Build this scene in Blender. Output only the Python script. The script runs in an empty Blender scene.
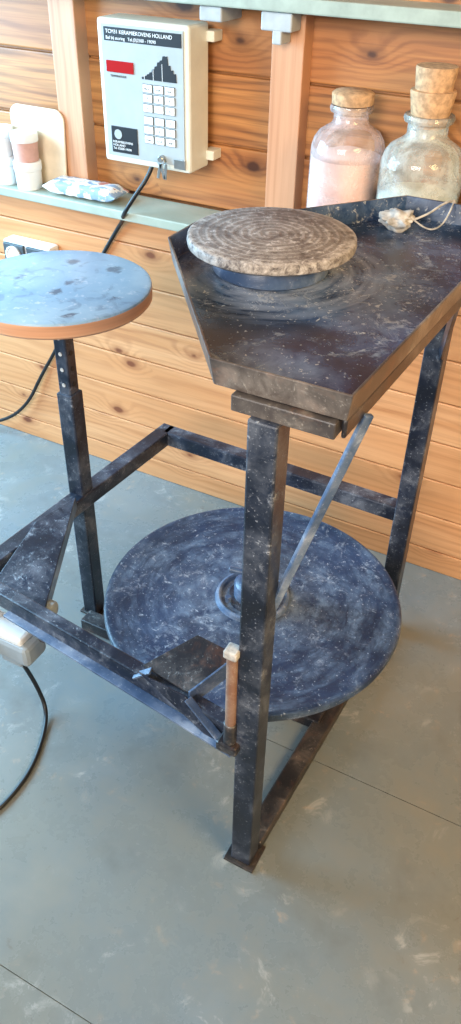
import bpy, bmesh, math, random
from mathutils import Vector, Matrix
random.seed(4)
S=bpy.context.scene
COL=S.collection
S.view_settings.view_transform='Standard'

# ------------------------------------------------------------ node helpers
class M:
    def __init__(s,name):
        s.m=bpy.data.materials.new(name); s.m.use_nodes=True; s.nt=s.m.node_tree
        s.b=s.nt.nodes["Principled BSDF"]; s.tc=s.nt.nodes.new("ShaderNodeTexCoord")
    def n(s,t,**k):
        x=s.nt.nodes.new(t)
        for a,b in k.items(): setattr(x,a,b)
        return x
    def l(s,a,b): s.nt.links.new(a,b)
    def put(s,sock,v):
        if isinstance(v,bpy.types.NodeSocket): s.l(v,sock)
        elif v is not None: sock.default_value=v
    def mapping(s,scale=(1,1,1),src=None,loc=(0,0,0),rot=(0,0,0)):
        m=s.n("ShaderNodeMapping"); m.inputs["Scale"].default_value=scale; m.inputs["Location"].default_value=loc; m.inputs["Rotation"].default_value=rot
        s.l(src or s.tc.outputs["Object"],m.inputs[0]); return m.outputs[0]
    def noise(s,vec,scale=5,detail=4,rough=.55,dist=0):
        x=s.n("ShaderNodeTexNoise"); s.l(vec,x.inputs["Vector"]); x.inputs["Scale"].default_value=scale
        x.inputs["Detail"].default_value=detail; x.inputs["Roughness"].default_value=rough; x.inputs["Distortion"].default_value=dist
        return x.outputs["Fac"]
    def rng(s,v,a,b,c=0.,d=1.,smooth=False):
        x=s.n("ShaderNodeMapRange"); x.clamp=True
        if smooth: x.interpolation_type='SMOOTHSTEP'
        s.l(v,x.inputs[0])
        for i,q in enumerate((a,b,c,d)): x.inputs[i+1].default_value=q
        return x.outputs[0]
    def math(s,op,a,b=None,c=None):
        x=s.n("ShaderNodeMath",operation=op); s.put(x.inputs[0],a)
        if b is not None: s.put(x.inputs[1],b)
        if c is not None: s.put(x.inputs[2],c)
        return x.outputs[0]
    def mix(s,fac,a,b):
        x=s.n("ShaderNodeMix",data_type='RGBA'); s.put(x.inputs[0],fac); s.put(x.inputs[6],a); s.put(x.inputs[7],b); return x.outputs[2]
    def sep(s,v=None):
        x=s.n("ShaderNodeSeparateXYZ"); s.l(v or s.tc.outputs["Object"],x.inputs[0]); return x.outputs
    def comb(s,a,b,c):
        x=s.n("ShaderNodeCombineXYZ"); s.put(x.inputs[0],a); s.put(x.inputs[1],b); s.put(x.inputs[2],c); return x.outputs[0]
    def bump(s,h,strength=.3,dist=.002):
        x=s.n("ShaderNodeBump"); x.inputs["Strength"].default_value=strength; x.inputs["Distance"].default_value=dist
        s.l(h,x.inputs["Height"]); s.l(x.outputs[0],s.b.inputs["Normal"])
    def done(s,col=None,rough=None,metal=None,spec=None):
        if col is not None: s.put(s.b.inputs["Base Color"],col)
        if rough is not None: s.put(s.b.inputs["Roughness"],rough)
        if metal is not None: s.put(s.b.inputs["Metallic"],metal)
        if spec is not None: s.put(s.b.inputs["Specular IOR Level"],spec)
        return s.m
def lin(r,g,b):
    f=lambda c:(c/255/12.92 if c/255<=.04045 else ((c/255+.055)/1.055)**2.4)
    return (f(r),f(g),f(b),1)

def wood(name,light,mid,dark,pitch,z0,knots=True,axis='x',contrast=1.,rough=.5,kn=1.,keep=.5):
    w=M(name); o=w.sep()
    if axis=='x': u,v=o[0],o[2]
    else: u,v=o[2],o[0]
    idx=w.math('FLOOR',w.math('DIVIDE',w.math('SUBTRACT',v,z0),pitch))
    wn=w.n("ShaderNodeTexWhiteNoise",noise_dimensions='1D'); w.l(idx,wn.inputs["W"])
    rnd=wn.outputs["Value"]
    u2=w.math('ADD',u,w.math('MULTIPLY',rnd,17.))
    g1=w.noise(w.comb(w.math('MULTIPLY',u2,1.1),w.math('MULTIPLY',v,7.),w.math('MULTIPLY',rnd,9.)),1.,3,.5,.2)
    g2=w.noise(w.comb(w.math('MULTIPLY',u2,4.),w.math('MULTIPLY',v,190.),rnd),1.,4,.6,.1)
    g3=w.noise(w.comb(w.math('MULTIPLY',u2,1.5),w.math('MULTIPLY',v,22.),w.math('MULTIPLY',rnd,3.)),1.,4,.6,.3)
    vt=w.n("ShaderNodeTexVoronoi"); vt.voronoi_dimensions='2D'; w.l(w.comb(w.math('MULTIPLY',u2,3.8*kn),w.math('MULTIPLY',v,6.6*kn),0.),vt.inputs["Vector"]); vt.inputs["Scale"].default_value=1.
    sc=w.n("ShaderNodeSeparateColor"); w.l(vt.outputs["Color"],sc.inputs[0])
    gate=w.math('MULTIPLY',w.math('LESS_THAN',sc.outputs[0],1-keep),.8)
    size=w.math('MULTIPLY',sc.outputs[1],.06)
    wob=w.math('MULTIPLY',w.noise(w.mapping(),40,3,.6),.05)
    kd=w.math('ADD',w.math('ADD',vt.outputs["Distance"],gate),w.math('ADD',size,wob))
    ph=w.math('ADD',w.math('MULTIPLY',v,300.),w.math('MULTIPLY',g1,42.))
    if knots: ph=w.math('ADD',ph,w.math('MULTIPLY',w.rng(kd,.40,.03,0,1,True),16.))
    rings=w.rng(w.math('SINE',ph),-.3,1,0,1)
    c=w.mix(w.rng(g3,.3,.7),light,mid)
    c=w.mix(w.math('MULTIPLY',w.math('MULTIPLY',rings,.36*contrast),w.rng(g3,.35,.6,.3,1)),c,dark)
    c=w.mix(w.rng(g2,.5,.75,0,.35*contrast),c,dark)
    c=w.mix(w.math('MULTIPLY',rnd,.5),c,mid)
    if knots:
        c=w.mix(w.rng(kd,.20,.09,0,.6),c,dark)
        c=w.mix(w.rng(kd,.115,.085,0,.8),c,(dark[0]*.6,dark[1]*.45,dark[2]*.36,1))
    w.bump(g2,.2,.001)
    return w.done(c,rough)

pine=wood("pine_cladding",lin(216,160,112),lin(196,134,84),lin(134,74,40),.104,-.04,contrast=.9)
pine_old=wood("pine_upper_boards",lin(192,134,76),lin(154,94,50),lin(72,38,20),.142,.79,contrast=1.7,kn=.9,keep=.65)
stud_m=wood("pine_stud",lin(204,156,120),lin(184,132,96),lin(140,88,58),.4,-3.1,axis='z',knots=False,contrast=.8)

# floor
w=M("painted_floor")
n1=w.noise(w.mapping(),1.6,5,.6,.4); n2=w.noise(w.mapping(),7,6,.7); n3=w.noise(w.mapping(loc=(3,1,0)),26,5,.65,.4); n4=w.noise(w.mapping(loc=(1,5,0)),3.2,5,.6,.8); n5=w.noise(w.mapping(loc=(4,2,0)),14,7,.75,1.)
c=w.mix(w.rng(n1,.35,.65),lin(104,114,118),lin(116,116,108))
c=w.mix(w.rng(n2,.5,.8,0,.35),c,lin(138,126,106))
c=w.mix(w.rng(n2,.44,.25,0,.4),c,lin(74,76,74))
c=w.mix(w.rng(n4,.54,.72,0,.28),c,lin(136,142,144))
c=w.mix(w.math('MULTIPLY',w.rng(n5,.57,.66),w.rng(n4,.42,.58,0,.45)),c,lin(178,176,170))
c=w.mix(w.math('MULTIPLY',w.rng(n3,.60,.70),w.rng(n4,.42,.6,0,.5)),c,lin(170,148,124))
c=w.mix(w.math('MULTIPLY',w.rng(n3,.36,.28),w.rng(n1,.48,.6,0,.6)),c,lin(80,58,42))
w.bump(n2,.12,.002)
floor_m=w.done(c,w.rng(n2,.3,.7,.20,.36))

def specks(w,big,amt=1.,s=1.,lo=.46,hi=.60):
    a=w.noise(w.mapping(loc=(3.1,.7,2)),130*s,4,.7,.6); b=w.noise(w.mapping(loc=(9,2,4)),26*s,9,.8,1.2); d=w.noise(w.mapping(loc=(1,8,3)),280*s,2,.5)
    m=w.math('MULTIPLY',w.rng(a,.62,.68,0,.9),w.rng(big,lo,hi,.05,1))
    m=w.math('MAXIMUM',m,w.math('MULTIPLY',w.math('MULTIPLY',w.rng(b,.55,.68),w.rng(a,.38,.58)),w.rng(big,lo-.04,hi-.03,.1,1)))
    m=w.math('MAXIMUM',m,w.math('MULTIPLY',w.rng(d,.67,.73),.5))
    return w.math('MULTIPLY',m,amt)
def clay_paint(name,base,base2,clay,amt=.5,scale=1.,rough=.33,rust=0.,haze=.25,lo=.46,hi=.60):
    w=M(name); v=w.mapping()
    big=w.noise(v,8*scale,5,.6,.5); mid=w.noise(w.mapping(loc=(5,2,1)),24*scale,6,.7,.6)
    c=w.mix(w.rng(big,.35,.65),base,base2)
    if rust: c=w.mix(w.rng(mid,.52,.62,0,rust),c,lin(112,72,50))
    c=w.mix(w.math('MULTIPLY',w.rng(big,.44,.68),w.rng(mid,.38,.62,0,haze)),c,clay)
    t=specks(w,big,amt,scale,lo,hi); c=w.mix(t,c,clay)
    w.bump(w.math('ADD',w.math('MULTIPLY',t,.6),w.math('MULTIPLY',mid,.3)),.4,.002)
    return w.done(c,w.rng(t,0,1,rough,.8))
CLAY=lin(176,181,190)
steel=clay_paint("navy_painted_steel",lin(13,18,30),lin(24,34,54),CLAY,.75,haze=.30,rough=.33)
steel_dark=clay_paint("black_painted_steel",lin(20,20,26),lin(34,33,38),lin(166,160,154),.6,rust=.2)
rusty=clay_paint("rusty_steel",lin(50,46,46),lin(84,74,68),lin(174,166,156),.65,rough=.38,rust=.3,haze=.4)
wood_rod=clay_paint("brown_wooden_rod",lin(104,70,54),lin(132,96,76),lin(184,168,150),.6,rough=.6,haze=.5)
apron_m=clay_paint("clay_stained_steel",lin(48,45,46),lin(84,76,72),lin(178,170,158),.65,rough=.38,rust=.3,haze=.45)
base_m=clay_paint("brown_stained_steel",lin(28,26,27),lin(44,40,39),lin(150,136,122),.4,rough=.4,rust=.15)
blue_edge=clay_paint("worn_blue_steel",lin(44,60,86),lin(78,100,130),CLAY,.7,haze=.5)

def polar(w,cx=0,cy=0):
    o=w.sep(); x=w.math('SUBTRACT',o[0],cx); y=w.math('SUBTRACT',o[1],cy)
    r=w.math('SQRT',w.math('ADD',w.math('MULTIPLY',x,x),w.math('MULTIPLY',y,y)))
    rx=w.math('DIVIDE',x,w.math('MAXIMUM',r,.001)); ry=w.math('DIVIDE',y,w.math('MAXIMUM',r,.001))
    return r,rx,ry
# flywheel
w=M("flywheel_paint"); r,rx,ry=polar(w)
st=w.noise(w.comb(w.math('MULTIPLY',rx,1.6),w.math('MULTIPLY',ry,1.6),w.math('MULTIPLY',r,26.)),1.6,6,.65,.3); bg=w.noise(w.mapping(),6,5,.6,.3); md=w.noise(w.mapping(loc=(2,2,2)),30,6,.75,.4)
c=w.mix(w.rng(bg,.35,.65),lin(20,32,52),lin(38,58,88))
hz=w.math('MULTIPLY',w.rng(st,.42,.68),w.rng(md,.35,.65)); c=w.mix(w.math('MULTIPLY',hz,.65),c,lin(114,136,162))
c=w.mix(w.math('MULTIPLY',w.rng(r,.18,.06),w.rng(md,.36,.6,0,.4)),c,lin(130,146,164))
t=specks(w,bg,.85,.8,.39,.56); c=w.mix(t,c,lin(176,185,198))
w.bump(w.math('ADD',t,w.math('MULTIPLY',md,.4)),.4,.0015); flywheel_m=w.done(c,w.rng(t,0,1,.34,.75))
# tray
w=M("tray_paint"); r,rx,ry=polar(w,-.482,1.044)
st=w.noise(w.comb(rx,ry,w.math('MULTIPLY',r,40.)),1.8,5,.6,.3)
bg=w.noise(w.mapping(),8,5,.6,.5); md=w.noise(w.mapping(loc=(7,2,2)),30,6,.75,.6)
c=w.mix(w.rng(bg,.35,.65),lin(16,29,48),lin(36,58,88))
halo=w.math('MULTIPLY',w.rng(r,.20,.10),w.rng(st,.36,.62)); c=w.mix(w.math('MULTIPLY',halo,.8),c,lin(150,158,172))
c=w.mix(w.math('MULTIPLY',w.rng(bg,.42,.66),w.rng(md,.4,.65,0,.65)),c,lin(106,124,148))
t=specks(w,bg,.95,.6,.43,.58); c=w.mix(t,c,lin(198,196,192))
w.bump(w.math('ADD',t,w.math('MULTIPLY',md,.25)),.4,.002); tray_m=w.done(c,w.rng(t,0,1,.24,.8))
# wheel head, clay covered
w=M("clay_covered_wheelhead"); r,rx,ry=polar(w)
bg=w.noise(w.mapping(),14,7,.78,.6); fi=w.noise(w.mapping(),95,6,.78,.5); rg=w.math('SINE',w.math('ADD',w.math('MULTIPLY',r,520.),w.math('MULTIPLY',bg,7.)))
c=w.mix(w.rng(bg,.38,.60),lin(84,76,74),lin(128,120,114))
c=w.mix(w.math('MULTIPLY',w.rng(rg,.1,1,0,.5),w.rng(bg,.36,.54)),c,lin(178,172,168))
c=w.mix(w.rng(fi,.55,.64,0,.7),c,lin(204,199,196)); c=w.mix(w.rng(fi,.45,.37,0,.65),c,lin(50,44,44))
c=w.mix(w.math('MULTIPLY',w.rng(r,.104,.116),w.rng(fi,.42,.55,0,.5)),c,lin(190,182,174))
w.bump(w.math('ADD',fi,w.math('MULTIPLY',rg,.1)),.6,.002); head_m=w.done(c,.42)
# seat
w=M("seat_blue_paint"); bg=w.noise(w.mapping(),9,5,.6,.4); fi=w.noise(w.mapping(),60,4,.65); pt=w.noise(w.mapping(),26,4,.6,1.)
vt=w.n("ShaderNodeTexVoronoi"); vt.voronoi_dimensions='2D'; w.l(w.mapping(loc=(.31,.12,0)),vt.inputs["Vector"]); vt.inputs["Scale"].default_value=11
sc=w.n("ShaderNodeSeparateColor"); w.l(vt.outputs["Color"],sc.inputs[0])
sp=w.math('ADD',vt.outputs["Distance"],w.math('MULTIPLY',w.math('LESS_THAN',sc.outputs[0],.45),.6))
c=w.mix(w.rng(bg,.35,.65),lin(126,160,186),lin(152,180,198))
c=w.mix(w.rng(w.math('ADD',sp,w.math('MULTIPLY',pt,.8)),.56,.46,0,.75),c,lin(56,66,86))
c=w.mix(w.rng(pt,.57,.68,0,.45),c,lin(84,106,130))
c=w.mix(w.rng(fi,.58,.70,0,.55),c,lin(204,212,220))
w.bump(fi,.2,.001); seat_m=w.done(c,.28)
edge_m=wood("plywood_edge",lin(214,168,130),lin(192,136,100),lin(120,74,48),.01,0,knots=False)

def plain(name,col,rough=.5,metal=0.,var=.08,scale=20,bump=.1):
    w=M(name); n=w.noise(w.mapping(),scale,4,.6)
    d=(col[0]*(1-var*3),col[1]*(1-var*3),col[2]*(1-var*3),1); c=w.mix(w.rng(n,.35,.65),d,col); w.bump(n,bump,.001)
    return w.done(c,rough,metal)
sill_m=clay_paint("greygreen_sill_paint",lin(146,156,142),lin(160,168,154),lin(188,186,176),.4,rough=.45)
rail_m=plain("greygreen_rail",lin(158,168,154),.5)
cream=plain("cream_plastic",lin(218,213,196),.4,var=.03)
panelg=plain("grey_panel",lin(160,166,166),.4,var=.03)
black=plain("black_rubber",lin(20,20,22),.45)
blacklab=plain("black_label",lin(26,26,30),.4,var=.02)
white=plain("white_plastic",lin(228,228,226),.4,var=.02)
keyw=plain("key_white",lin(232,236,234),.4,var=.01)
red=M("red_display"); red.b.inputs["Emission Color"].default_value=lin(180,14,18); red.b.inputs["Emission Strength"].default_value=.1
red=red.done(lin(150,18,22),.2)
chrome=plain("worn_chrome",lin(180,180,176),.3,.9)
galv=plain("grey_bracket",lin(170,174,174),.45)
corkm=plain("cork",lin(204,162,120),.85,var=.15,scale=90,bump=.6)
pinkp=plain("pink_powder",lin(244,208,200),.9,var=.04,scale=30)
whitep=plain("cream_powder",lin(236,228,204),.9,var=.05,scale=30)
pinkjar=plain("pink_jar",lin(206,160,146),.5)
beige=plain("beige_board",lin(218,200,172),.6,var=.05)
clayw=plain("dry_clay",lin(190,184,176),.9,var=.18,scale=60,bump=.6)
greyb=plain("grey_motor_housing",lin(150,160,166),.5)
socketd=plain("socket_grey",lin(70,76,80),.5)
def glassmat(name,dust,lo,hi):
    w=M(name); n=w.noise(w.mapping(),14,6,.7,.3)
    tr=w.n("ShaderNodeBsdfTransparent"); tr.inputs[0].default_value=(.94,.96,.95,1)
    gs=w.n("ShaderNodeBsdfGlossy"); gs.inputs["Roughness"].default_value=.06
    fr=w.n("ShaderNodeFresnel"); fr.inputs[0].default_value=1.45
    m1=w.n("ShaderNodeMixShader"); w.l(fr.outputs[0],m1.inputs[0]); w.l(tr.outputs[0],m1.inputs[1]); w.l(gs.outputs[0],m1.inputs[2])
    mx=w.n("ShaderNodeMixShader"); out=w.nt.nodes["Material Output"]; w.l(w.rng(n,.38,.66,lo,hi),mx.inputs[0]); w.l(m1.outputs[0],mx.inputs[1]); w.l(w.b.outputs[0],mx.inputs[2]); w.l(mx.outputs[0],out.inputs[0])
    return w.done(dust,.45)
glass=glassmat("dusty_glass_pinkish",lin(240,220,214),.10,.42)
glass2=glassmat("dusty_glass",lin(224,224,214),.08,.50)

# ------------------------------------------------------------ geometry helpers
def empty(name,loc=(0,0,0)):
    e=bpy.data.objects.new(name,None); e.location=loc; COL.objects.link(e); e.empty_display_size=.05; return e
def mk(name,bm,mat,parent=None,smooth=False,loc=None,bevel=0,seg=2):
    bm.normal_update()
    me=bpy.data.meshes.new(name); bm.to_mesh(me); bm.free()
    ob=bpy.data.objects.new(name,me); COL.objects.link(ob)
    for m in (mat if isinstance(mat,(list,tuple)) else [mat]): me.materials.append(m)
    if loc is not None: ob.location=loc
    if parent:
        ob.parent=parent; 
        if loc is None: ob.location=-parent.location
        else: ob.location=Vector(loc)-parent.location
    if smooth:
        for p in me.polygons: p.use_smooth=True
        try: me.set_sharp_from_angle(angle=math.radians(38))
        except Exception: pass
    if bevel:
        b=ob.modifiers.new("bevel",'BEVEL'); b.width=bevel; b.segments=seg; b.limit_method='ANGLE'
    return ob
def box(name,lo,hi,mat,parent=None,bevel=.001,rot=None):
    lo=Vector(lo);hi=Vector(hi); c=(lo+hi)/2; bm=bmesh.new(); bmesh.ops.create_cube(bm,size=1); bmesh.ops.scale(bm,vec=hi-lo,verts=bm.verts)
    if rot: bmesh.ops.rotate(bm,cent=(0,0,0),matrix=rot,verts=bm.verts)
    return mk(name,bm,mat,parent,loc=c,bevel=bevel)
def beam(name,p,q,wd,ht,mat,parent=None,up=(0,0,1),bevel=.003):
    p=Vector(p);q=Vector(q); d=(q-p); L=d.length; z=d.normalized(); u=Vector(up)
    if abs(z.dot(u))>.98: u=Vector((0,1,0))
    s=z.cross(u).normalized(); u=s.cross(z)
    bm=bmesh.new(); bmesh.ops.create_cube(bm,size=1); bmesh.ops.scale(bm,vec=(wd,ht,L),verts=bm.verts)
    bmesh.ops.transform(bm,matrix=Matrix((s,u,z)).transposed().to_4x4(),verts=bm.verts)
    return mk(name,bm,mat,parent,loc=(p+q)/2,bevel=bevel)
def lathe(name,prof,mat,parent=None,loc=(0,0,0),seg=64,axis=None):
    bm=bmesh.new(); rings=[]
    for r,z in prof:
        if r<1e-6: rings.append([bm.verts.new((0,0,z))])
        else: rings.append([bm.verts.new((r*math.cos(2*math.pi*i/seg),r*math.sin(2*math.pi*i/seg),z)) for i in range(seg)])
    for a,b in zip(rings,rings[1:]):
        for i in range(seg):
            j=(i+1)%seg
            if len(a)==1 and len(b)==1: continue
            if len(a)==1: bm.faces.new((a[0],b[j],b[i]))
            elif len(b)==1: bm.faces.new((a[i],a[j],b[0]))
            else: bm.faces.new((a[i],a[j],b[j],b[i]))
    bmesh.ops.recalc_face_normals(bm,faces=bm.faces)
    if axis:
        q=Vector((0,0,1)).rotation_difference(Vector(axis)).to_matrix(); bmesh.ops.rotate(bm,cent=(0,0,0),matrix=q,verts=bm.verts)
    return mk(name,bm,mat,parent,smooth=True,loc=loc)
def cyl(name,r,z0,z1,mat,parent=None,loc=(0,0,0),bev=.0015,seg=40,axis=None):
    return lathe(name,[(0,z0),(r-bev,z0),(r,z0+bev),(r,z1-bev),(r-bev,z1),(0,z1)],mat,parent,loc,seg,axis)
def prism(name,pts,thick,mat,parent=None,bevel=.001):
    bm=bmesh.new(); P=[Vector(p) for p in pts]; n=(P[1]-P[0]).cross(P[2]-P[0]).normalized()
    c=sum(P,Vector())/len(P); a=[bm.verts.new(p-c) for p in P]; b=[bm.verts.new(p-c-n*thick) for p in P]
    bm.faces.new(a); bm.faces.new(b[::-1])
    for i in range(len(P)): j=(i+1)%len(P); bm.faces.new((a[i],b[i],b[j],a[j]))
    bmesh.ops.recalc_face_normals(bm,faces=bm.faces)
    return mk(name,bm,mat,parent,loc=c,bevel=bevel)
def cable(name,pts,r,mat,parent=None):
    cu=bpy.data.curves.new(name,'CURVE'); cu.dimensions='3D'; cu.bevel_depth=r; cu.bevel_resolution=4; cu.resolution_u=12
    sp=cu.splines.new('NURBS'); sp.points.add(len(pts)-1)
    for i,p in enumerate(pts): sp.points[i].co=(*p,1)
    sp.use_endpoint_u=True; sp.order_u=3
    cu.materials.append(mat)
    ob=bpy.data.objects.new(name,cu); COL.objects.link(ob)
    if parent: ob.parent=parent; ob.location=-parent.location
    return ob
def text(name,body,size,loc,mat,parent,rot=(math.pi/2,0,0),al='LEFT'):
    c=bpy.data.curves.new(name,'FONT'); c.body=body; c.size=size; c.align_x=al; c.extrude=.0002; c.materials.append(mat)
    t=bpy.data.objects.new(name,c); COL.objects.link(t); t.rotation_euler=rot; t.location=Vector(loc)-parent.location; t.parent=parent; return t
from mathutils import noise as mn
def lump(name,loc,r,mat,parent,sc=(1,1,1),k1=.45,seed=0):
    bm=bmesh.new(); bmesh.ops.create_icosphere(bm,subdivisions=4,radius=r)
    for v in bm.verts:
        k=1+k1*mn.noise(v.co*(1.7/r)+Vector((seed,0,0)))+k1*.5*mn.noise(v.co*(3.4/r)+Vector((0,seed,0))); v.co*=k; v.co.x*=sc[0]; v.co.y*=sc[1]; v.co.z*=sc[2]
    return mk(name,bm,mat,parent,smooth=True,loc=loc)

# ------------------------------------------------------------ room
X0,X1=-3.0,1.4; YW=1.634; YU=1.70; PL=.104
bm=bmesh.new()
def addbox(bm,lo,hi):
    lo=Vector(lo);hi=Vector(hi); r=bmesh.ops.create_cube(bm,size=1); bmesh.ops.scale(bm,vec=hi-lo,verts=r['verts']); bmesh.ops.translate(bm,vec=(lo+hi)/2,verts=r['verts'])
z=-.04
addbox(bm,(X0,YW+.006,0),(X1,1.80,.78))
while z<.765:
    addbox(bm,(X0,YW-.003,max(z+.0012,0)),(X1,YW+.012,min(z+PL-.0012,.775))); z+=PL
mk("wall_back",bm,pine,bevel=.003)
bm=bmesh.new(); z=.79
addbox(bm,(X0,YU+.006,.79),(X1,1.80,2.6))
while z<2.5:
    addbox(bm,(X0,YU-.004,z+.002),(X1,YU+.012,z+.142-.002)); z+=.142
mk("wall_back_upper",bm,pine_old,bevel=.004)
bm=bmesh.new()
for x in (-2.41,-1.875,-1.335,-.786,-.235,.31,.86): addbox(bm,(x,1.655,.79),(x+.070,YU,2.5))
mk("trim_studs",bm,stud_m,bevel=.002)
box("trim_sill",(X0,1.575,.764),(X1,YU,.786),sill_m,bevel=.003)
box("trim_rail",(X0,1.60,1.205),(X1,YU,1.23),rail_m,bevel=.003)
bm=bmesh.new()
ys=[-3.2,-.25,.352,.957,1.80]
for a,b in zip(ys,ys[1:]):
    addbox(bm,(X0,a+.0008,-.02),(X1,b-.0008,0))
addbox(bm,(X0,-3.2,-.05),(X1,1.8,-.003))
mk("floor",bm,floor_m)
sb=empty("shelf_bracket",(-.90,1.63,1.19))
box("plate",(-.925,1.61,1.178),(-.875,1.70,1.204),galv,sb,.003)
sb2=empty("shelf_bracket.001",(-.77,1.63,1.19))
box("plate",(-.79,1.61,1.172),(-.725,1.655,1.204),galv,sb2,.003); box("arm",(-.765,1.61,1.150),(-.745,1.655,1.174),galv,sb2,.003)

# ------------------------------------------------------------ kick wheel
KW=empty("potters_kick_wheel",(-.484,1.044,0))
A=Vector((-.320,.711,0));B=Vector((-.294,1.384,0));CB=Vector((-.897,1.395,0));Lc=Vector((-.945,.782,0)); ZF=.342; T=.036
LT=.929
def zz(v,z): return (v.x,v.y,z)
beam("front_leg",zz(A,.006),zz(A,LT),.038,.038,steel,KW)
beam("back_leg",zz(B,.0),zz(B,LT),.038,.038,steel,KW)
box("front_foot_plate",(A.x-.030,A.y-.026,0),(A.x+.028,A.y+.030,.006),base_m,KW)
beam("base_rail",(A.x+.003,A.y+.02,.014),(B.x,B.y,.014),.038,.026,base_m,KW)
beam("base_crossbar",(-.31,1.044,.016),(-.915,1.044,.016),.04,.03,steel_dark,KW)
beam("frame_bar_back",zz(CB,ZF),zz(B,ZF),T,T,steel,KW)
beam("frame_bar_side",(Lc.x,Lc.y-.018,ZF),(CB.x,CB.y+.018,ZF),T,T,steel,KW)
beam("frame_bar_front",(Lc.x-.01,Lc.y,ZF),zz(A,ZF),.026,T,steel,KW)
beam("front_bar_lip",(Lc.x+.1,Lc.y-.030,ZF-.016),(A.x-.02,A.y-.024,ZF-.016),.020,.005,blue_edge,KW,bevel=.001)
prism("footrest_plate",[(-.905,1.05,.372),(-.93,.95,.366),(-.90,.79,.350),(-.775,.775,.340)][::-1],.005,steel,KW)
prism("footrest_lip",[(-.905,1.05,.374),(-.775,.775,.342),(-.775,.775,.315),(-.905,1.05,.347)],.005,blue_edge,KW)
prism("footrest_plate.001",[(-.535,.735,.372),(-.440,.722,.372),(-.400,.815,.392),(-.480,.822,.392)],.005,steel_dark,KW)
prism("footrest_lip.001",[(-.440,.722,.375),(-.400,.815,.395),(-.400,.815,.36),(-.440,.722,.34)],.004,blue_edge,KW)
prism("footrest_gusset",[(-.535,.722,.37),(-.440,.716,.37),(-.340,.686,.322),(-.36,.69,.315),(-.48,.722,.345)],.004,steel,KW)
beam("footrest_strut",(-.435,.712,.370),(-.338,.684,.322),.014,.004,blue_edge,KW,bevel=.001)
beam("footrest_brace",(-.545,.722,.352),(-.515,.730,.374),.014,.004,blue_edge,KW,bevel=.001)
lump("clay_lump",(-.352,.690,.335),.008,clayw,KW,(1.1,1,.7),seed=5)
cyl("pedal_hinge_rod",.0085,.385,.550,wood_rod,KW,loc=(A.x-.027,A.y-.020,0))
cyl("pedal_hinge_sleeve",.0105,.345,.39,steel_dark,KW,loc=(A.x-.027,A.y-.020,0))
box("hinge_clamp",(A.x-.038,A.y-.030,.538),(A.x-.016,A.y-.008,.553),clayw,KW,.003)
box("hinge_clamp_lower",(A.x-.046,A.y-.034,.326),(A.x-.010,A.y,.346),steel_dark,KW,.004)
# flywheel
D=(-.484,1.0436,.0); ZD=.292; RD=.290
lathe("flywheel_disc",[(0,ZD),(.075,ZD),(RD-.015,ZD-.001),(RD-.007,ZD+.001),(RD-.002,ZD-.001),(RD,ZD-.007),(RD-.002,ZD-.015),(RD-.01,ZD-.018),(0,ZD-.016)],flywheel_m,KW,loc=D,seg=128)
def hz_(p): return [(r*.95,z+ZD-.222) for r,z in p]
lathe("flywheel_hub_ring",hz_([(.064,.222),(.066,.229),(.070,.231),(.075,.229),(.078,.221),(.064,.221)]),blue_edge,KW,loc=D)
lathe("flywheel_hub_plate",hz_([(0,.230),(.048,.230),(.050,.228),(.051,.219),(0,.219)]),steel,KW,loc=D)
lathe("flywheel_hub_boss",hz_([(0,.300),(.019,.300),(.022,.296),(.022,.266),(.036,.262),(.039,.258),(.039,.229),(0,.229)]),blue_edge,KW,loc=D,seg=40)
for i in range(4):
    a=i*math.pi/2+.9; cyl("hub_bolt_%d"%(i+1),.0065,ZD+.007,ZD+.020,blue_edge,KW,loc=(D[0]+.052*math.cos(a),D[1]+.052*math.sin(a),0),seg=6,bev=.001)
cyl("hub_set_screw",.006,0,.028,blue_edge,KW,loc=(D[0]-.02,D[1]-.005,ZD+.06),seg=12,axis=(-1,-.3,0.1))
cyl("axle",.0125,.01,.97,steel_dark,KW,loc=(D[0],D[1],0))
cyl("bottom_bearing",.035,.028,.06,steel_dark,KW,loc=(D[0],D[1],0))
# tray
ZB=.953; ZT=.985
out=[(-.631,1.003),(-.393,.703),(-.224,.703),(-.194,1.385),(-.393,1.385),(-.631,1.083)]
def offs(poly,d):
    n=len(poly); r=[]
    for i in range(n):
        p0,p1,p2=Vector(poly[i-1]),Vector(poly[i]),Vector(poly[(i+1)%n])
        e1=(p1-p0).normalized();e2=(p2-p1).normalized(); n1=Vector((-e1.y,e1.x));n2=Vector((-e2.y,e2.x)); b=(n1+n2).normalized(); r.append(p1+b*(d/ b.dot(n1)))
    return r
bm=bmesh.new(); rg=[]
for d,zq in ((.006,ZB-.003),(0,ZT),(.0035,ZT),(.010,ZB)):
    rg.append([bm.verts.new((p[0],p[1],zq)) for p in offs(out,d)])
for k,(a,b) in enumerate(zip(rg,rg[1:])):
    for i in range(6):
        j=(i+1)%6; fc=bm.faces.new((a[i],a[j],b[j],b[i])); fc.material_index=1 if k<2 else 0
bm.faces.new(rg[-1]); bm.faces.new(rg[0][::-1]); bmesh.ops.recalc_face_normals(bm,faces=bm.faces)
mk("splash_tray",bm,[tray_m,rusty],KW,bevel=.001)
box("tray_support_front",(-.364,.700,.928),(-.238,.738,.949),apron_m,KW,bevel=.002)
beam("tray_support_side",(-.233,.712,.937),(-.208,1.37,.937),.006,.024,steel_dark,KW)
beam("tray_support_beam",(A.x,A.y+.03,.932),(B.x,B.y,.932),.034,.034,steel,KW)
beam("bearing_beam",(-.30,1.044,.932),(-.57,1.044,.932),.034,.034,steel,KW)
cyl("top_bearing",.04,.90,.952,steel_dark,KW,loc=(D[0],D[1],0))
beam("diagonal_brace",(-.224,.767,.930),(A.x+.012,A.y+.012,.615),.013,.007,blue_edge,KW,up=(.8,-.6,0),bevel=.0015)
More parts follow.
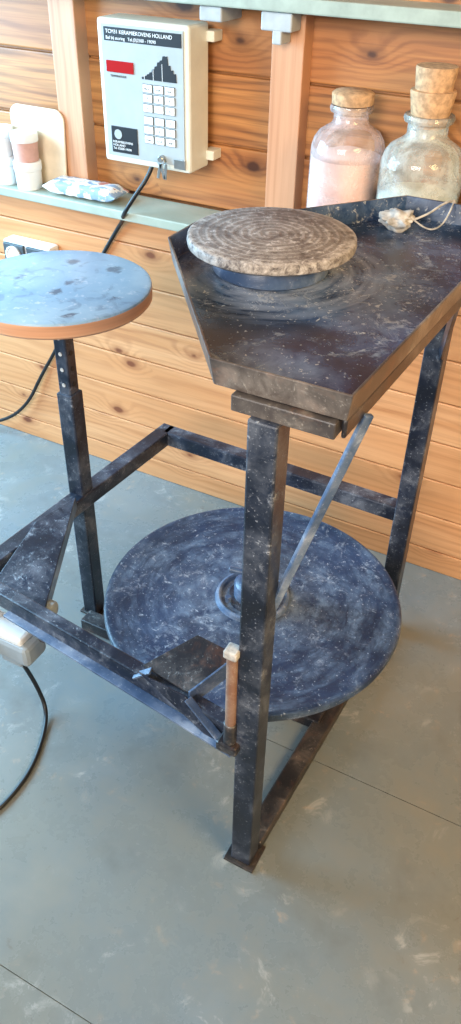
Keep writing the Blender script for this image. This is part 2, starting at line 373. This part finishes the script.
beam("back_brace",(-.222,1.12,.930),(B.x+.012,B.y-.012,.72),.018,.006,steel,KW,up=(.8,.6,0),bevel=.001)
HC=(-.482,1.0436,0)
lathe("wheel_head_base",[(0,.9532),(.081,.9532),(.084,.956),(.083,.974),(.076,.987),(0,.988)],blue_edge,KW,loc=HC)
lathe("wheel_head",[(0,.987),(.114,.987),(.120,.991),(.121,.997),(.120,1.003),(.117,1.005),(0,1.005)],head_m,KW,loc=HC,seg=128)

# ------------------------------------------------------------ seat
ST=empty("round_stool",(-.926,1.094,0))
P=(-.926,1.094,0); Q=(-.921,1.090,0)
lathe("seat_top",[(0,.8235),(.162,.8235),(.1675,.8215),(.1685,.818)],seat_m,ST,loc=Q,seg=96)
lathe("seat_edge",[(.1685,.818),(.169,.812),(.1685,.797),(.165,.793),(0,.793)],edge_m,ST,loc=Q,seg=96)
box("mounting_plate",(P[0]-.045,P[1]-.045,.785),(P[0]+.045,P[1]+.045,.794),steel,ST)
beam("inner_post",(P[0],P[1],.45),(P[0],P[1],.79),.028,.028,steel,ST)
beam("outer_post",(P[0],P[1],0),(P[0],P[1],.60),.037,.037,steel,ST)
for i in range(5): cyl("height_hole_%d"%(i+1),.0042,0,.0016,clayw,ST,loc=(P[0],P[1]-.0135,.62+i*.033),seg=16,bev=.0003,axis=(0,-1,0))
for i in range(5): cyl("side_hole_%d"%(i+1),.0052,0,.0016,black,ST,loc=(P[0]+.0135,P[1],.62+i*.033),seg=16,bev=.0003,axis=(1,0,0))
box("floor_plate",(P[0]-.025,P[1]-.025,0),(P[0]+.025,P[1]+.025,.006),base_m,ST)

# ------------------------------------------------------------ pedal motor & cable
MO=empty("foot_pedal_switch",(-.85,.77,.2))
box("housing",(-.96,.735,.210),(-.800,.795,.262),greyb,MO,.010)
box("cover",(-.955,.74,.256),(-.815,.79,.276),white,MO,.006)
box("cable_gland",(-.885,.750,.180),(-.835,.785,.215),greyb,MO,.004)
box("cover_front",(-.90,.728,.220),(-.87,.74,.257),socketd,MO,.003)
box("hanger",(-.95,.765,.26),(-.91,.79,.33),steel_dark,MO,.002)
box("hanger_upper",(-.82,.775,.25),(-.79,.80,.328),steel_dark,MO,.002)
lump("knob",(-.785,.800,.325),.017,greyb,MO,(1,1,1),.15)
cable("power_cord",[(-.865,.768,.19),(-.865,.785,.14),(-.855,.80,.06),(-.83,.79,.012),(-.80,.74,.005),(-.772,.67,.005),(-.765,.61,.005),(-.77,.55,.005),(-.82,.46,.005),(-.95,.35,.005)],.0045,black,MO)

# ------------------------------------------------------------ controller
KC=empty("kiln_controller",(-1.04,1.60,1.04))
bx0,bx1,bz0,bz1,yf=-1.160,-.937,.890,1.170,1.590
box("housing",(bx0,yf,bz0),(bx1,1.672,bz1),cream,KC,.006)
box("backplate",(bx0+.02,1.67,bz0+.01),(bx1-.02,1.697,bz1-.01),galv,KC,.002)
box("mounting_tab",(bx1-.01,1.66,.905),(bx1+.018,1.697,.925),cream,KC,.002)
box("mounting_tab_upper",(bx1-.01,1.66,1.135),(bx1+.018,1.697,1.155),cream,KC,.002)
box("front_panel",(bx0+.012,yf-.003,bz0+.014),(bx1-.012,yf+.002,bz1-.010),panelg,KC,.001)
box("title_label",(bx0+.02,yf-.0045,bz1-.040),(bx1-.016,yf-.002,bz1-.015),blacklab,KC,.0005)
text("title_text","TCM31 KERAMIEKOVENS HOLLAND",.0100,(bx0+.025,yf-.0048,bz1-.026),white,KC)
text("title_text_small","Bel bij storing   Tel.(0)2500 - 19090",.0085,(bx0+.025,yf-.0048,bz1-.037),white,KC)
box("led_display",(bx0+.022,yf-.0055,1.072),(bx0+.090,yf-.002,1.094),red,KC,.0008)
text("display_caption","TEMPERATUUR",.006,(bx0+.03,yf-.0035,1.063),blacklab,KC)
hs_=[.004,.006,.010,.014,.020,.026,.034,.038,.046,.046,.030,.022,.016]
bm=bmesh.new(); x=-1.050; dx=.0065; top=[]
for hh in hs_: top+= [(x,hh),(x+dx*.8,hh+.001)]; x+=dx
pl=[(-1.050,0)]+top+[(x,0)]
va=[bm.verts.new((a,yf-.0042,1.066+b)) for a,b in pl]; vb=[bm.verts.new((a,yf-.0028,1.066+b)) for a,b in pl]; bm.faces.new(va); bm.faces.new(vb[::-1])
for i in range(len(pl)): j=(i+1)%len(pl); bm.faces.new((va[i],vb[i],vb[j],va[j]))
bmesh.ops.recalc_face_normals(bm,faces=bm.faces); mk("firing_curve",bm,blacklab,KC)
for i in range(3): box("curve_line_%d"%(i+1),(-1.044+i*.022,yf-.0046,1.066),(-1.043+i*.022,yf-.004,1.066+.008+i*.012),white,KC,.0001)
for r in range(6):
    for c_ in range(3):
        x=-1.048+c_*.0275; zq=1.042-r*.0190-(.005 if r>2 else 0)
        box("key_frame_%d_%d"%(r+1,c_+1),(x-.001,yf-.0045,zq-.001),(x+.023,yf-.002,zq+.0155),socketd,KC,.0004)
        box("key_%d_%d"%(r+1,c_+1),(x,yf-.006,zq),(x+.022,yf-.002,zq+.0145),keyw,KC,.001)
        lab=[["PROG","STEP","TIME"],["7","8","9"],["4","5","6"],["1","2","3"],["C","0","E"],["START","STOP","SKIP"]][r][c_]
        text("key_label_%d_%d"%(r+1,c_+1),lab,.0055 if len(lab)>1 else .008,(x+.011,yf-.0063,zq+.0045),blacklab,KC,al='CENTER')
box("maker_label",(bx0+.024,yf-.0045,.912),(bx0+.092,yf-.002,.966),blacklab,KC,.0005)
cyl("maker_mark",.010,0,.0008,panelg,KC,loc=(bx0+.042,yf-.0045,.950),axis=(0,-1,0),bev=.0002)
text("maker_text","KERAMIEKOVENS\nHOLLAND\nTel. 02500-19090",.0068,(bx0+.027,yf-.0048,.932),white,KC)
box("lock_plate",(-.975,yf-.006,.898),(-.947,yf,.918),chrome,KC,.001)
cyl("key_lock",.007,0,.014,chrome,KC,loc=(-1.005,yf-.002,.915),axis=(0,-1,0),seg=20)
for k,(dx,ang) in enumerate(((.0,.25),(.008,-.3),(.016,.1))):
    box("door_key_%d"%(k+1),(-1.01+dx,yf-.017,.875),(-1.003+dx,yf-.015,.908),chrome,KC,.0006,rot=Matrix.Rotation(ang,3,'Y'))
cyl("key_bow",.009,0,.002,chrome,KC,loc=(-1.003,yf-.013,.910),axis=(0,-1,0.2),seg=20,bev=.0004)
cable("power_cable",[(-1.04,1.60,.895),(-1.045,1.588,.87),(-1.07,1.568,.83),(-1.10,1.560,.785),(-1.13,1.60,.755),(-1.155,1.622,.735),(-1.215,1.624,.65),(-1.31,1.624,.50),(-1.40,1.624,.345),(-1.47,1.62,.24),(-1.53,1.61,.13),(-1.62,1.60,.05),(-1.75,1.58,.008),(-1.9,1.57,.007)],.0050,black,KC)

# ------------------------------------------------------------ wall socket
SO=empty("wall_socket",(-1.43,1.62,.6))
dz=.014
box("backbox",(-1.510,1.590,.560+dz),(-1.358,1.632,.632+dz),white,SO,.006)
for i,x in enumerate((-1.472,-1.396)):
    box("cover_%d"%(i+1),(x-.034,1.583,.568+dz),(x+.034,1.592,.626+dz),socketd,SO,.003)
    lathe("socket_ring_%d"%(i+1),[(.012,-.004),(.023,-.004),(.024,0),(.024,.004),(.021,.005),(.019,.001),(.0,.001)],white if i==0 else socketd,SO,loc=(x,1.582,.597+dz),axis=(0,-1,0),seg=32)

# ------------------------------------------------------------ sill items
ZS=.7865
def jar(name,x,y,z,r,h,body,lid):
    e=empty(name,(x,y,z)); lathe("body",[(0,0),(r*.93,0),(r*.95,.002),(r,h*.66),(r*.96,h*.68),(0,h*.68)],body,e,loc=(x,y,z),seg=40)
    lathe("lid",[(0,h*.68),(r*1.04,h*.68),(r*1.06,h*.70),(r*1.06,h*.96),(r*1.02,h*.995),(r*.9,h),(0,h)],lid,e,loc=(x,y,z),seg=40)
jar("pigment_jar",-1.485,1.610,ZS,.030,.066,white,white); jar("pigment_jar.001",-1.485,1.610,ZS+.0665,.030,.064,white,white)
jar("pigment_jar.002",-1.409,1.608,ZS,.032,.064,white,white); jar("pigment_jar.003",-1.409,1.608,ZS+.0645,.031,.064,pinkjar,white)
bm=bmesh.new(); pts=[]
for cx,cz,a0 in ((.055,.150,0),(-.055,.150,90),(-.055,.02,180),(.055,.02,270)):
    for k in range(7): a=math.radians(a0+k*15); rr=.02 if cz<.1 else .026; pts.append((cx+rr*math.cos(a),cz+rr*math.sin(a)))
va=[bm.verts.new((x,0,z_)) for x,z_ in pts]; vb=[bm.verts.new((x,.006,z_)) for x,z_ in pts]; bm.faces.new(va); bm.faces.new(vb[::-1])
for i in range(len(pts)): j=(i+1)%len(pts); bm.faces.new((va[i],vb[i],vb[j],va[j]))
bmesh.ops.recalc_face_normals(bm,faces=bm.faces); bmesh.ops.rotate(bm,cent=(0,0,0),matrix=Matrix.Rotation(math.radians(-1.5),3,'X'),verts=bm.verts)
mk("ceramic_tile",bm,beige,loc=(-1.398,1.6435,ZS+.001),bevel=.002)
bm=bmesh.new(); nx,ns=34,20; rings=[]
for i in range(nx):
    u=i/(nx-1); e=min(1,min(u,1-u)*8+.12); ring=[]
    for k in range(ns):
        a=2*math.pi*k/ns; ca,sa=math.cos(a),math.sin(a)
        yy=.034*math.copysign(abs(ca)**.45,ca); z_=.015*math.copysign(abs(sa)**.45,sa)*e
        wv=.0012*math.sin(i*1.3+k*.9)+.0009*random.uniform(-1,1)
        ring.append(bm.verts.new(((u-.5)*.205+wv*.5,yy*(1+wv*9),z_*(1+wv*40)+.018)))
    rings.append(ring)
for a_,b_ in zip(rings,rings[1:]):
    for k in range(ns): j=(k+1)%ns; bm.faces.new((a_[k],a_[j],b_[j],b_[k]))
bm.faces.new(rings[0]); bm.faces.new(rings[-1][::-1]); bmesh.ops.recalc_face_normals(bm,faces=bm.faces)
w=M("printed_wrapper"); o=w.sep(); nn=w.noise(w.mapping(scale=(1,1.6,1)),30,3,.5)
c=w.mix(w.rng(nn,.51,.54,0,.85),lin(228,228,224),lin(110,146,182))
c=w.mix(w.math('MULTIPLY',w.rng(nn,.43,.40),w.rng(o[0],.02,.04)),c,lin(186,120,108))
wrap=w.done(c,.35)
pk=mk("wrapped_packet",bm,wrap,smooth=True,loc=(-1.247,1.618,ZS+.001)); pk.rotation_euler=(0,0,.04)
def bottle(name,x,y,R,hs,rn,hn,fill,powder,gm,corkprof):
    e=empty(name,(x,y,ZS))
    prof=[(0,.002),(R*.9,.002),(R*.98,.008),(R,.02),(R,hs*.84),(R*.985,hs*.90),(R*.93,hs*.96),(R*.82,hs*1.015),(R*.66,hs*1.05),(rn*1.12,hs*1.08),(rn,hs*1.11),(rn,hn-.014),(rn*1.2,hn-.012),(rn*1.26,hn-.006),(rn*1.2,hn),(rn*.86,hn),(rn*.84,hn-.02)]
    lathe("glass_body",prof,gm,e,loc=(x,y,ZS),seg=64)
    lathe("powder",[(0,.006),(R*.89,.008),(R*.975,.022),(R*.975,fill-.012),(R*.95,fill),(R*.7,fill+.004),(R*.4,fill+.012),(0,fill+.006)],powder,e,loc=(x,y,ZS),seg=48)
    lathe("cork",corkprof,corkm,e,loc=(x,y,ZS),seg=40)
bottle("glass_bottle",-.596,1.630,.074,.222,.034,.274,.180,pinkp,glass,[(0,.256),(.028,.256),(.030,.275),(.040,.276),(.041,.294),(.036,.298),(0,.299)])
bottle("glass_bottle.001",-.438,1.618,.080,.219,.038,.277,.135,whitep,glass2,[(0,.257),(.032,.257),(.036,.280),(.042,.315),(.041,.318),(.034,.319),(.038,.353),(.037,.357),(0,.358)])
bottle("glass_bottle.002",-.278,1.625,.060,.16,.03,.21,.10,whitep,glass2,[(0,.192),(.025,.192),(.028,.215),(.030,.24),(0,.242)])

SX,SY=-.379,1.306
TW=empty("sponge_on_string",(SX,SY,ZB))
lump("lump",(SX,SY,ZB+.016),.022,clayw,TW,(1.25,1,.7))
cable("string",[(SX+.022,SY,ZB+.018),(SX+.04,SY+.015,ZB+.024),(SX+.055,SY+.045,ZB+.036),(SX+.063,SY+.065,ZB+.038),(SX+.07,SY+.081,ZB+.036),(SX+.073,SY+.083,ZB+.01)],.0018,clayw,TW)
cable("string_loop",[(SX+.024,SY+.005,ZB+.018),(SX+.046,SY+.005,ZB+.005),(SX+.065,SY+.015,ZB+.008),(SX+.070,SY+.045,ZB+.022),(SX+.068,SY+.075,ZB+.037)],.0014,clayw,TW)

# ------------------------------------------------------------ light
def area(name,loc,target,sx,sy,e,col,spread=180):
    l=bpy.data.lights.new(name,'AREA'); l.shape='RECTANGLE'; l.size=sx; l.size_y=sy; l.energy=e; l.color=col; l.spread=math.radians(spread)
    o=bpy.data.objects.new(name,l); o.location=loc; o.rotation_euler=(Vector(target)-Vector(loc)).to_track_quat('-Z','Y').to_euler(); COL.objects.link(o)
area("window_light_left",(-2.5,.85,1.25),(-.9,.8,.1),1.4,1.2,160,(.36,.70,1.0))
area("fill_light_behind",(-.5,-2.4,2.2),(-.7,1.7,1.1),1.8,1.2,32,(1,.96,.92),75)  # unseen fill lamp added behind the camera, narrowed to brighten the back wall
area("warm_room_light",(1.1,.3,1.8),(.05,.6,.0),.8,.8,50,(1,.68,.30))
wd=bpy.data.worlds.new("world"); S.world=wd; wd.use_nodes=True
wd.node_tree.nodes["Background"].inputs[0].default_value=(1,.97,.94,1); wd.node_tree.nodes["Background"].inputs[1].default_value=.38

# ------------------------------------------------------------ camera
f=810.2; th=.6635; hd=2.0463; ro=-.0244; h=1.4
F=Vector((math.cos(th)*math.cos(hd),math.cos(th)*math.sin(hd),-math.sin(th)))
R0=Vector((math.sin(hd),-math.cos(hd),0)); U0=R0.cross(F)
R=R0*math.cos(ro)-U0*math.sin(ro); U=U0*math.cos(ro)+R0*math.sin(ro)
cm=bpy.data.cameras.new("camera"); o=bpy.data.objects.new("camera",cm); COL.objects.link(o)
o.matrix_world=Matrix(((R.x,U.x,-F.x,0),(R.y,U.y,-F.y,0),(R.z,U.z,-F.z,h),(0,0,0,1)))
cm.sensor_fit='VERTICAL'; cm.sensor_height=36; cm.lens=36*f/1024; cm.clip_start=.01
S.camera=o
